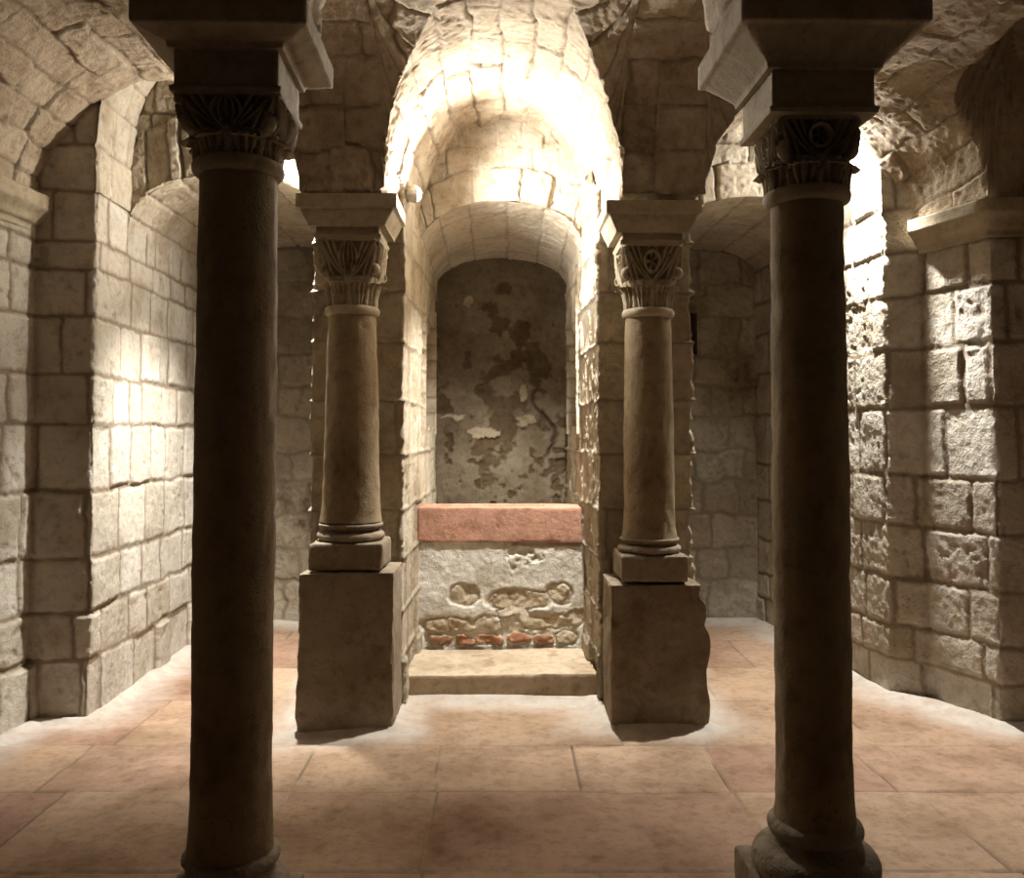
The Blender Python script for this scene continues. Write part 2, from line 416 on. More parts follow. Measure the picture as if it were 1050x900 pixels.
# ------------------------------------------------------------------ vaults
def sup(t, n):           # superellipse height for -1..1
    return np.power(np.clip(1 - np.power(np.abs(np.clip(t, -1, 1)), n), 0, 1), 1 / n)

SPR = 2.92
def spring(Y): return SPR + 0 * Y
EC, EH = 3.95, .83
def EW(X, Y):
    """cross barrel between the front and back columns"""
    c = 3.72 - .0 * X
    c = np.where(X > 1.5, 3.30 + .85 * sst(2.2, 2.85, X) + .35 * sst(1.9, 1.2, X), c)
    c = np.where(X < -1.5, 3.72 - 1.0 * sst(-1.6, -2.0, X), c)
    n = np.where(X > 2.0, 3.2, 2.4)
    half = np.where(X > 2.0, EH + .08, EH)
    t = (Y - EC) / half
    n_ = np.where(X > 2.0, 3.2, 2.4)
    base = spring(Y)
    s = np.power(np.clip(1 - np.power(np.clip(np.abs(t), 0, 1), n_), 0, 1), 1 / n_)
    t2 = (Y - 1.75) / .83
    s2 = np.power(np.clip(1 - np.power(np.clip(np.abs(t2), 0, 1), n_), 0, 1), 1 / n_)
    return base + np.maximum(c - base, 0) * np.maximum(s, s2)

def vault(name, knots, y0, y1, cfun, n_ns, crown, lay, seed, ny=None, edge=None):
    """knots(Y) -> x of [outer left, spring left, spring right, outer right]; NS barrel between the springs, EW barrel across"""
    th = np.linspace(0, PI, int(PI * .72 / R) + 1)
    u_mid = (1 - np.cos(th)) / 2
    left = np.linspace(0, 1, 34)[:-1]; right = np.linspace(0, 1, 34)[1:]
    yk = dens([y0, 3.4], .04)[:-1] + dens([3.4, 4.4], R)[:-1]
    yy = list(yk) + [4.4 + (EC + EH - 4.4) * math.sin(PI / 2 * k / 60) for k in range(0, 61)]
    yy += dens([EC + EH, y1], R)[1:]
    yy = np.array(yy)
    K = knots(yy)                                            # (4, ny)
    X = np.concatenate([K[0] + (K[1] - K[0]) * left[:, None], K[1] + (K[2] - K[1]) * u_mid[:, None], K[2] + (K[3] - K[2]) * right[:, None]])
    Y = np.repeat(yy[None], X.shape[0], 0)
    c = (K[1] + K[2]) / 2; hw = (K[2] - K[1]) / 2
    t = (X - c) / hw
    sp = spring(Y)
    cr = crown(Y)
    zn = sp + (cr - sp) * sup(t, n_ns)
    ze = EW(X, Y)
    Z = np.maximum(zn, ze)
    P = np.stack([X, Y, Z], -1)
    Nn = normals(P); Nn = np.where(Nn[..., 2:3] > 0, -Nn, Nn)
    ns = zn >= ze
    ang = np.arcsin(np.clip(t, -1, 1)) * hw * 1.15
    dz = np.cumsum(np.hypot(np.gradient(Z, axis=1), np.gradient(Y, axis=1)), 1)
    S = np.where(ns, Y, X * .45 + 7); T = np.where(ns, ang, dz - dz[:, :1] + 10)
    h, at = masonry(P, S, T, lay, seed=seed, depth=.013, rough=.012, mw=.003, soft=.012, offs=.012, pits=.009, warp=.045)
    h = h + .026 * fbm(P, 2.6, 2, seed + 300)
    P = P + Nn * h[..., None]
    mb = MB(); mb.grid(P, at)
    return mb

VL = Ashlar(list(np.arange(-1.4, 1.41, .2)) + list(np.arange(9.8, 17.2, .24)), (.35, .7), 81)
one = lambda y: np.ones_like(y)
def kl(y): return np.stack([-3.15 * one(y), -2.63 + .06 * (y - 4.9), -1.12 * one(y), -.86 * one(y)])
def kn(y):
    r = .66 - .055 * sst(4.95, 5.35, y) - .03 * sst(5.3, 6.05, y)
    return np.stack([-.94 * one(y), -r, r + .10 * sst(4.5, 3.3, y), .94 * one(y)])
def kr(y): return np.stack([.84 * one(y), 1.11 * one(y), 2.74 - .42 * np.clip(y - 4.85, -1.5, .6), 3.2 * one(y)])
mb = vault('v', kl, 1.6, 4.97, None, 2.0, lambda y: 3.64, VL, 83)
struct(mb.build('ceiling_left_aisle', M['vault']))
mb = vault('v', kn, 1.6, 6.08, None, 2.25, lambda y: 3.78 - 0 * y, VL, 85)
struct(mb.build('ceiling_nave', M['vault']))
mb = vault('v', kr, 1.6, 5.47, None, 2.0, lambda y: 3.60 + .0 * y, Ashlar(list(np.arange(-1.4, 1.41, .24)) + list(np.arange(9.8, 17.2, .24)), (.35, .7), 82), 89)
struct(mb.build('ceiling_right_aisle', M['vault']))

def arc(cx, rx, spr, rz, n, th):
    c, s = np.cos(th), np.sin(th)
    return cx - rx * np.sign(c) * np.abs(c) ** (2 / n), spr + rz * np.abs(s) ** (2 / n)

def barrel(mb, A0, A1, y0, y1, lay, seed, **kw):
    """A = (cx, rx, spring, rise, exponent) at both ends"""
    L = PI * (A0[1] + A0[3]) / 2
    th = np.linspace(0, PI, int(L / R) + 1); yy = np.array(dens([y0, y1], R))
    f = (yy - y0) / (y1 - y0)
    X0, Z0 = arc(*A0, th); X1, Z1 = arc(*A1, th)
    X = X0[:, None] * (1 - f) + X1[:, None] * f; Z = Z0[:, None] * (1 - f) + Z1[:, None] * f
    P = np.stack([X, np.repeat(yy[None], len(th), 0), Z], -1)
    Nn = normals(P); ctr = np.array([A0[0], 0, A0[2]]); d = ctr - P; d[..., 1] = 0
    Nn = np.where((Nn * d).sum(-1, keepdims=True) < 0, -Nn, Nn)
    S = P[..., 1] + 0; T = np.repeat((th * L / PI)[:, None], len(yy), 1)
    h, at = masonry(P, S, T, lay, seed=seed, **kw)
    P = P + Nn * h[..., None]
    mb.grid(P, at, flip=True); return mb

def arch_face(mb, inner, outer, y, ring, seed, face=-1, nr=None, vw=.2, **kw):
    """wall face in the plane y between two arch curves; the first `ring` metres are radial voussoirs"""
    L = PI * (outer[1] + outer[3]) / 2
    th = np.linspace(0, PI, int(L / R) + 1)
    xi, zi = arc(*inner, th); xo, zo = arc(*outer, th)
    w = np.hypot(xo - xi, zo - zi).max(); n = max(3, int(w / R))
    k = np.linspace(0, 1, n + 1)
    P = np.stack([xi[:, None] * (1 - k) + xo[:, None] * k, np.full((len(th), n + 1), y), zi[:, None] * (1 - k) + zo[:, None] * k], -1)
    rad = np.hypot(P[..., 0] - xi[:, None], P[..., 2] - zi[:, None])
    T = rad; S = np.repeat((th * PI * (inner[1] + inner[3]) / 2 / PI)[:, None], n + 1, 1)
    S = np.where(rad > ring, P[..., 0] + 9, S); T = np.where(rad > ring, P[..., 2] + 5, T)
    lay = Ashlar([ring] + list(np.arange(6, 10, .26)), (vw, vw * 1.35), seed)
    h, at = masonry(P, S, T, lay, seed=seed, **kw)
    P[..., 1] += face * h
    mb.grid(P, at, flip=(face < 0)); return mb

VB = Ashlar(list(np.arange(-.1, 4, .21)), (.3, .6), 91)
# left aisle: taller band, then the lower far arch and barrel
LB = (-1.715, .60, 2.98, 1.0, 3.0); LF = (-1.715, .61, 2.86, .36, 2.2)
mb = MB(); barrel(mb, LB, LB, 4.95, 5.44, VB, 101, depth=.014, rough=.009, mw=.003, soft=.010)
arch_face(mb, LF, (-1.715, .62, 2.96, 1.05, 3.0), 5.42, .40, 103, vw=.12, mw=.002, soft=.012, depth=.014, rough=.012, offs=.016)
barrel(mb, LF, LF, 5.40, 7.6, VB, 105, depth=.014, rough=.012, mw=.003, soft=.010)
struct(mb.build('ceiling_left_far', M['face']))
RB = (1.745, .63, 2.98, 1.0, 3.0); RF = (1.71, .60, 2.86, .36, 2.2)
mb = MB(); barrel(mb, RB, RB, 5.45, 5.97, VB, 111, depth=.014, rough=.009, mw=.003, soft=.010)
arch_face(mb, RF, (1.745, .65, 2.96, 1.05, 3.0), 5.95, .25, 113, depth=.02, rough=.012, offs=.016, vw=.17)
barrel(mb, RF, (1.66, .60, 2.86, .36, 2.2), 5.93, 7.75, VB, 115, depth=.014, rough=.012, mw=.003, soft=.010)
struct(mb.build('ceiling_right_far', M['face']))
# apse: end wall with the niche arch, and the niche barrel
NI = (-.008, .562, 2.885, .335, 2.1)
mb = MB()
arch_face(mb, NI, (0, .64, 2.93, .87, 2.25), 6.05, .24, 121, depth=.006, rough=.007, vw=.16, mw=.002, soft=.008, warp=.02)
barrel(mb, NI, (-.008, .56, 2.80, .29, 2.1), 6.04, 7.5, VB, 123, depth=.007, rough=.008, mw=.002, soft=.009)
struct(mb.build('ceiling_niche', M['face']))

# ---- wall imposts (mouldings)
def moulding(name, path, z, prof, mat, seed, flip=False):
    """prof: list of (projection, z) swept along the plan path"""
    path = [Vector(p) for p in path]
    pts = []; nrm = []
    for i, (a, b) in enumerate(zip(path[:-1], path[1:])):
        d = (b - a).normalized(); n = Vector((-d.y, d.x)) * (-1 if flip else 1)
        k = max(2, int((b - a).length / .02))
        for j in range(k + 1):
            if j == 0 and i > 0:
                m = nrm[-1] + n; nrm[-1] = m / max(.3, 1 + nrm[-1].dot(n)); continue
            pts.append(a + (b - a) * j / k); nrm.append(n)
    pr = []
    for (p0, z0), (p1, z1) in zip(prof[:-1], prof[1:]):
        k = max(1, int(math.hypot(p1 - p0, z1 - z0) / .012))
        pr += [(p0 + (p1 - p0) * j / k, z0 + (z1 - z0) * j / k) for j in range(k)]
    pr.append(prof[-1])
    P = np.array([[(p.x + n.x * q, p.y + n.y * q, z + zz) for q, zz in pr] for p, n in zip(pts, nrm)])
    P = P + normals(P) * (fbm(P, 18, 3, seed) * .003 - .006 * sst(.3, .6, fbm(P, 7, 3, seed + 4)))[..., None]
    mb = MB(); mb.grid(P, dict(tint=np.full(P.shape[:2], .6)))
    mb.fan(P[0], P[0].mean(0)); mb.fan(P[-1], P[-1].mean(0))
    return mb.build(name, mat)
PROF = [(-.05, -.20), (.02, -.20), (.02, -.165), (.045, -.155), (.06, -.12), (.10, -.075), (.10, 0), (-.05, 0)]
struct(moulding('trim_1', [(-2.655, 4.955), (-2.71, 4.33), (-3.1, 4.31)], 2.94, PROF, M['carve'], 7))
struct(moulding('trim_2', [(3.15, 4.86), (2.73, 4.87), (2.57, 5.345)], 2.90, PROF, M['carve'], 8))

# ================================================================== THINGS
def lathe(mb, prof, n=72, seed=1, dent=.004, freq=7, centre=(0, 0), groove=None, chips=.0, step=.02, xy=None):
    pr = []
    for (r0, z0), (r1, z1) in zip(prof[:-1], prof[1:]):
        k = max(1, int(math.hypot(r1 - r0, z1 - z0) / step))
        pr += [(r0 + (r1 - r0) * j / k, z0 + (z1 - z0) * j / k) for j in range(k)]
    pr.append(prof[-1]); pr = np.array(pr)
    a = np.linspace(0, 2 * PI, n, endpoint=False)
    r = np.repeat(pr[None, :, 0], n, 0); z = np.repeat(pr[None, :, 1], n, 0)
    P = np.stack([r * np.cos(a)[:, None], r * np.sin(a)[:, None], z], -1)
    d = dent * (fbm(P, freq, 4, seed) * .7 + .5 * fbm(P, freq * 4, 3, seed + 3))
    d = d - chips * sst(.30, .55, fbm(P, 9, 4, seed + 9))
    if groove:
        for gz, gd in groove: d = d - gd * np.exp(-((z - gz - .004 * np.sin(a[:, None] * 3)) / .006) ** 2)
    rr = np.maximum(r + d * (r > .02), .001)
    P = np.stack([rr * np.cos(a)[:, None] + centre[0], rr * np.sin(a)[:, None] + centre[1], z], -1)
    mb.grid(P, dict(tint=np.full(r.shape, .5), pit=sst(.3, .55, fbm(P, 13, 3, seed + 19))), wrap_u=True)
    return mb

def rock_box(mb, x0, x1, y0, y1, z0, z1, seed=1, rnd=.02, rough=.006, chip=.02, step=.018, skew=None, tint=.5, joints=None, big=0.0):
    """a worn block: every face a fine grid, arrises rounded and chipped; skew(P)->P bends it"""
    c = np.array([(x0 + x1) / 2, (y0 + y1) / 2, (z0 + z1) / 2]); hs = np.array([(x1 - x0) / 2, (y1 - y0) / 2, (z1 - z0) / 2])
    for ax in range(3):
        for sg in (-1, 1):
            u, v = [(1, 2), (2, 0), (0, 1)][ax]
            nu, nv = [max(3, int(2 * hs[k] / step)) for k in (u, v)]
            A, B = np.meshgrid(np.linspace(-1, 1, nu + 1), np.linspace(-1, 1, nv + 1), indexing='ij')
            P = np.zeros(A.shape + (3,)); P[..., ax] = sg * hs[ax]; P[..., u] = A * hs[u]; P[..., v] = B * hs[v]
            W = P + c
            r = rnd * (1 + .8 * fbm(W, 8, 3, seed + 2)) + chip * sst(.12, .5, fbm(W, 6, 3, seed + 5))
            r = np.clip(r, .002, hs.min() * .9)[..., None]
            Q = np.clip(P, -(hs - r), hs - r); D = P - Q
            ln = np.linalg.norm(D, axis=-1, keepdims=True)
            N_ = D / np.maximum(ln, 1e-6)
            P = Q + N_ * np.minimum(r, ln)
            d = rough * (fbm(W, 10, 4, seed + 8) + .4 * fbm(W, 34, 3, seed + 9)) + big * fbm(W, 3.3, 3, seed + 14)
            if joints:
                for jz in joints:
                    d = d - .012 * np.exp(-((W[..., 2] - jz - .01 * fbm(W, 5, 2, seed + 3)) / .008) ** 2)
            P = P + N_ * d[..., None] + c
            if skew is not None: P = skew(P)
            mb.grid(P, dict(tint=np.full(A.shape, tint), pit=sst(.32, .55, fbm(W, 12, 3, seed + 19))), flip=(sg < 0))
    return mb

def frustum(mb, prof, seed=1, chip=.006, step=.015, offs=(0, 0)):
    """square section block from profile [(hx, hy, z)]"""
    pr = []
    for (a0, b0, z0), (a1, b1, z1) in zip(prof[:-1], prof[1:]):
        k = max(1, int(math.hypot(max(abs(a1 - a0), abs(b1 - b0)), z1 - z0) / step))
        pr += [(a0 + (a1 - a0) * j / k, b0 + (b1 - b0) * j / k, z0 + (z1 - z0) * j / k) for j in range(k)]
    pr.append(prof[-1])
    m = 26; e = np.linspace(-1, 1, m, endpoint=False)
    sq = np.concatenate([np.stack([e, -np.ones(m)], 1), np.stack([np.ones(m), e], 1), np.stack([-e, np.ones(m)], 1), np.stack([-np.ones(m), -e], 1)])
    P = np.array([[(s[0] * a + offs[0], s[1] * b + offs[1], z) for a, b, z in pr] for s in sq])
    n_ = np.stack([sq[:, 0], sq[:, 1]], 1); n_ = n_ / np.linalg.norm(n_, axis=1, keepdims=True)
    cor = (np.abs(sq).min(1) > .93)
    d = fbm(P, 14, 3, seed) * .0025 - chip * sst(.2, .5, fbm(P, 9, 3, seed + 2)) * (.35 + cor[:, None])
    P[..., 0] += n_[:, None, 0] * d; P[..., 1] += n_[:, None, 1] * d
    mb.grid(P, dict(tint=np.full(P.shape[:2], .5)), wrap_u=True)
    top = P[:, -1]; bot = P[:, 0]
    mb.fan(top, top.mean(0)); mb.fan(bot, bot.mean(0), flip=True)
    return mb

def bell(mb, r0, h0, z0, z1, seed, style):
    """carved basket of the capital: round below, square above, with pierced palmette relief"""
    n, m = 420, 140
    a = np.linspace(0, 2 * PI, n, endpoint=False); v = np.linspace(0, 1, m)
    A, V = np.meshgrid(a, v, indexing='ij')
    ca, sa = np.cos(A), np.sin(A)
    sqr = 1 / np.maximum(np.abs(ca), np.abs(sa))
    sqr = np.minimum(sqr, 1.30)
    k = sst(.28, .52, V)
    rad = (r0 + (h0 * .985 - r0) * np.power(sst(.0, .95, V), .8)) * ((1 - k) + k * sqr)
    ph = ((A + PI / 4) % (PI / 2)) / (PI / 2) * 2 - 1          # -1..1 across each face
    U = ph
    up = sst(.40, .46, V)
    vv = (V - .42) / .58
    # upper zone: palmette fans rising from the foot of every face and from the corners
    aU = np.abs(U); vc = np.clip(vv, 0, 1)
    def ridge(d, w): return np.exp(-(d / w) ** 2)
    lens = np.sin(PI * np.clip(vc * .86 + .10, 0, 1))
    pat = np.maximum.reduce([ridge(aU - .36 * lens, .045), ridge(aU - .20 * lens * (vc > .12), .030), ridge(aU, .022) * sst(.3, .4, vc)]
        + [ridge(aU - a * np.power(vc, pw), w) for a, pw, w in ((.62, .55, .045), (.80, .48, .04), (.98, .42, .045))]
        + [ridge(1 - aU - a * np.power(np.clip(1 - vc, 0, 1), .7), .035) for a in (.16, .34)])
    edge = ridge(1 - aU, .05)
    if style:                                               # rosette in a ring
        rr = np.hypot(U * 1.1, (vv - .5) * 1.25)
        ro = np.exp(-((rr - .36) / .05) ** 2) * 1.3 - .8 * np.exp(-(rr / .28) ** 2) * np.cos(np.arctan2(vv - .5, U) * 5)
        inside = sst(.50, .44, rr); pat = pat * (1 - inside) + ro * inside
    band = sst(.93, .95, V)
    rel = up * (1 - band) * (.024 * np.clip(pat, -.6, 1) + .010 * edge - .016) + band * .006
    P0 = np.stack([rad * ca, rad * sa, z0 + (z1 - z0) * V], -1)
    drill = sst(.25, .5, fbm(P0, 30, 2, seed)) * up * (1 - band)
    low = (1 - up) * .006 * np.cos(A * 16)
    rad = rad + rel - .010 * drill + low + .0025 * fbm(P0, 22, 3, seed + 5)
    P = np.stack([rad * ca, rad * sa, z0 + (z1 - z0) * V], -1)
    mb.grid(P, dict(tint=np.full(A.shape, .5), pit=np.clip(.5 * drill + up * (1 - band) * sst(.45, .1, np.maximum(pat, edge)), 0, 1)), wrap_u=True)  # pit: random drill marks, plus shade painted into the hollows between carved ridges
    return mb

def leaf_mb(w, h, out, r, curl, ribs=5):
    """acanthus leaf standing against the bell (root at radius r, facing +x), tip curling outward"""
    n, m = 25, 28
    mb = MB()
    U, V = np.meshgrid(np.linspace(-1, 1, n), np.linspace(0, 1, m), indexing='ij')
    wid = w * (.62 + .5 * np.sin(np.clip(V, 0, 1) * PI * .62)) * np.sqrt(np.clip(1 - np.clip((V - .72) / .29, 0, 1) ** 2, .02, 1))
    wid = wid * (1 + .10 * np.sign(np.sin(V * 22)) * sst(.5, 1, np.abs(U)))
    lift = out * np.power(V, 2.2)
    z = h * V - curl * sst(.78, 1, V) * 1.0
    x = r + .006 + lift + curl * .6 * sst(.65, .95, V)
    rib = .005 * np.cos(U * ribs * PI * .8) + .006 * np.exp(-(U / .14) ** 2)
    bow = -(U * wid) ** 2 / (2 * r)
    for s, off in ((1, 0), (-1, -.012)):
        P = np.stack([x + off + (rib if s > 0 else 0) + bow - (.004 * np.abs(U) ** 3), U * wid, z], -1)
        mb.grid(P, dict(tint=np.full(U.shape, .6), pit=np.clip(.8 * sst(-.2, -.9, np.cos(U * ribs * PI * .8)), 0, 1)), flip=(s < 0))  # pit: furrows between the ribs darkened in the colour, as shade
        if s > 0: PA = P
        else: PB = P
    rim = np.concatenate([PA[0], PA[:, -1], PA[-1, ::-1]]); rimb = np.concatenate([PB[0], PB[:, -1], PB[-1, ::-1]])
    mb.grid(np.stack([rim, rimb], 1), dict(tint=np.full((len(rim), 2), .6)), flip=True)
    return mb

def volute_mb(r0, z, size):
    """spiral scroll at a corner of the capital, built along +x"""
    mb = MB(); t = np.linspace(0, 1, 70)
    ang = PI * .9 - t * 3.6 * PI; rr = size * (1 - .82 * t)
    cx = r0 + size * .55; px = cx + rr * np.cos(ang); pz = z + rr * np.sin(ang)
    stem = np.stack([np.linspace(r0 - .09, px[0], 14)[:-1], np.linspace(z - .13, pz[0], 14)[:-1]], 1)
    path = np.vstack([stem, np.stack([px, pz], 1)])
    k = 10; b = np.linspace(0, 2 * PI, k, endpoint=False)
    d = np.gradient(path, axis=0); d /= np.linalg.norm(d, axis=1, keepdims=True) + 1e-9
    w = np.concatenate([np.full(13, .013), .013 * (1 - .45 * t)])
    P = np.zeros((len(path), k, 3))
    P[..., 0] = path[:, None, 0] - d[:, None, 1] * np.cos(b) * w[:, None]
    P[..., 2] = path[:, None, 1] + d[:, None, 0] * np.cos(b) * w[:, None]
    P[..., 1] = np.sin(b)[None] * w[:, None] * 1.9
    mb.grid(P, dict(tint=np.full(P.shape[:2], .6)), wrap_v=True)
    mb.fan(P[-1], P[-1].mean(0)); mb.fan(P[0], P[0].mean(0), flip=True)
    return mb

def column(x, y, rz, zb, plinth, torus, shaft, astr, cap, impost, label, seed, style, grooves=(), lout=.040, ab=None):
    """thing column > base (plinth), shaft, astragal, capital (> leaf, volute, abacus), impost_block"""
    root = empty('column', (x, y, zb), rz)
    tag(root, label, 'column', 'columns of the crypt', kind='thing')
    Z = lambda z: z - zb
    b = MB(); hx, hy, pz = plinth
    rock_box(b, -hx, hx, -hy, hy, 0, Z(pz), seed=seed, rnd=.015, rough=.006, chip=.018, step=.014, tint=.4)
    base = b.build('plinth', M['ped'], root)
    b = MB(); r1, tz, r2 = torus                      # big torus, scotia, small torus, fillet to the shaft
    H = tz - pz; q = Z(pz)
    pr = [(.05, q - .004)]
    pr += [(r1 - .035 + .035 * math.cos(t), q + H * .24 + H * .24 * math.sin(t)) for t in np.linspace(-PI / 2, PI / 2, 13)]
    pr += [(r1 - .045, q + H * .50), (r2 + .012, q + H * .62), (r2 + .012, q + H * .66)]
    pr += [(r2 + .008 + .018 * math.cos(t), q + H * .78 + H * .12 * math.sin(t)) for t in np.linspace(-PI / 2, PI / 2, 11)]
    pr += [(r2 + .004, q + H * .92), (r2 - .002, q + H * 1.02)]
    lathe(b, pr, 96, seed + 3, .004, 9, chips=.010, step=.008)
    b.build('base', M['ped'], root)
    b = MB(); ra, rb, za, zt = shaft
    prof = [(ra * (1 + .10 * math.exp(-(t * 14))) * (1 - t) + rb * t + .006 * math.sin(PI * t), Z(za) + (Z(zt) - Z(za)) * t) for t in np.linspace(0, 1, 60)]
    lathe(b, prof, 84, seed + 5, .007, 5, chips=.006, groove=[(Z(g), .007) for g in grooves])
    b.build('shaft', M['shaft'], root)
    b = MB(); az0, az1, ar = astr
    h = az1 - az0
    pr = [(rb - .005, Z(az0))] + [(ar - .02 + .02 * math.cos(t), Z(az0) + h * .5 + h * .42 * math.sin(t)) for t in np.linspace(-PI / 2, PI / 2, 11)] + [(rb - .005, Z(az1))]
    lathe(b, pr, 84, seed + 7, .003, 12, step=.006, chips=.004)
    b.build('astragal', M['carve'], root)
    cz0, cz1, cr, ch = cap
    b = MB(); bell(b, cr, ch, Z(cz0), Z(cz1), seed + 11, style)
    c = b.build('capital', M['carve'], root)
    hh = cz1 - cz0
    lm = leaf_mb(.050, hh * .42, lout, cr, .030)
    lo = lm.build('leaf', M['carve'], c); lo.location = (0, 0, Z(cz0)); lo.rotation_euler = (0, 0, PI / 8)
    for k in range(1, 8):
        o = lo.copy(); COL.objects.link(o); o.parent = c; o.rotation_euler = (0, 0, PI / 8 + k * PI / 4)
    vo = volute_mb(ch * (1.06 if lout > .03 else .93), Z(cz0) + hh * .52, .028).build('volute', M['carve'], c); vo.rotation_euler = (0, 0, PI / 4)
    for k in range(1, 4):
        o = vo.copy(); COL.objects.link(o); o.parent = c; o.rotation_euler = (0, 0, PI / 4 + k * PI / 2)
    iz0, iz1, b0, b1x, b1y, fas = impost
    ch = ab or ch
    b = MB(); frustum(b, [(ch + .004, ch + .004, Z(cz1) - .004), (ch + .008, ch + .008, Z(cz1) + .012), (ch - .004, ch - .004, Z(cz1) + .02), (ch - .004, ch - .004, Z(iz0) + .002)], seed + 21, step=.008)
    b.build('abacus', M['carve'], c)
    b = MB()
    f = fas
    frustum(b, [(b0, b0, Z(iz0)), (b0 + .004, b0 + .004, Z(iz0) + .018), (b0 + (b1x - b0) * .38, b0 + (b1y - b0) * .38, Z(iz0) + (iz1 - iz0 - f) * .55),
                (b1x - .020, b1y - .020, Z(iz1) - f - .004), (b1x - .002, b1y - .002, Z(iz1) - f + .002), (b1x, b1y, Z(iz1) - f + .006), (b1x, b1y, Z(iz1))], seed + 23, step=.008)
    b.build('impost_block', M['carve'], root)
    return root

# pedestals of the two back columns
def skewL(P):
    P = P.copy(); t = np.clip((-.6 - P[..., 0]) / .5, 0, 1)
    front = sst(5.1, 4.75, P[..., 1]); low = sst(.9, 0, P[..., 2])
    P[..., 1] -= .10 * t * front * (.35 + .65 * low)
    return P
b = MB(); rock_box(b, -1.10, -.592, 4.80, 5.21, -.01, .846, seed=201, rnd=.008, rough=.008, chip=.034, skew=skewL, tint=.4, big=.006)
o = b.build('pedestal', M['ped'])
tag(o, 'worn stone pedestal block carrying the slim column left of the red altar', 'pedestal', 'pedestals beside the altar')
def skewR(P):
    P = P.copy(); m = sst(.80, .77, P[..., 2]) * 0
    e = sst(1.0, 1.12, P[..., 0])
    P[..., 0] += e * (-.045 * sst(.66, .72, P[..., 2]) + .012 * np.sin(P[..., 2] * 17) - .018 * np.exp(-((P[..., 2] - .56) / .03) ** 2))
    return P
b = MB(); rock_box(b, .592, 1.125, 4.83, 5.235, -.01, .776, seed=207, rnd=.008, rough=.008, chip=.034, skew=skewR, joints=[.31], tint=.3, big=.006)
o = b.build('pedestal', M['ped'])
tag(o, 'two course stone pedestal with chipped edge under the column right of the altar', 'pedestal', 'pedestals beside the altar')

column(-.855, 4.99, .0, .855, (.205, .19, 1.005), (.19, 1.115, .155), (.158, .132, 1.11, 2.275), (2.265, 2.325, .155), (2.32, 2.69, .13, .178),
       (2.745, 2.918, .212, .275, .235, .078), 'slim column on the pedestal left of the altar, carved openwork capital', 301, 0)
column(.835, 5.01, .0, .79, (.185, .18, .935), (.178, 1.03, .142), (.142, .128, 1.02, 2.265), (2.255, 2.315, .15), (2.31, 2.665, .125, .172),
       (2.715, 2.885, .205, .262, .235, .072), 'slim column on the pedestal right of the altar, ring motif on its capital', 331, 1)
column(-.868, 2.86, .03, .0, (.20, .20, .11), (.185, .295, .128), (.122, .124, .28, 2.44), (2.435, 2.495, .148), (2.485, 2.67, .128, .165),
       (2.80, 2.918, .178, .265, .255, .075), 'tall dark column standing on the floor left, beside the pale lit block wall', 361, 0, grooves=(1.66,), lout=.026)
column(.995, 2.845, .02, .0, (.20, .225, .20), (.195, .40, .120), (.114, .112, .385, 2.35), (2.34, 2.395, .138), (2.385, 2.60, .118, .132),
       (2.73, 2.918, .178, .285, .275, .085), 'tall dark column standing on the floor right, beside the visible lamp', 391, 1, grooves=(1.15,), lout=.018, ab=.163)

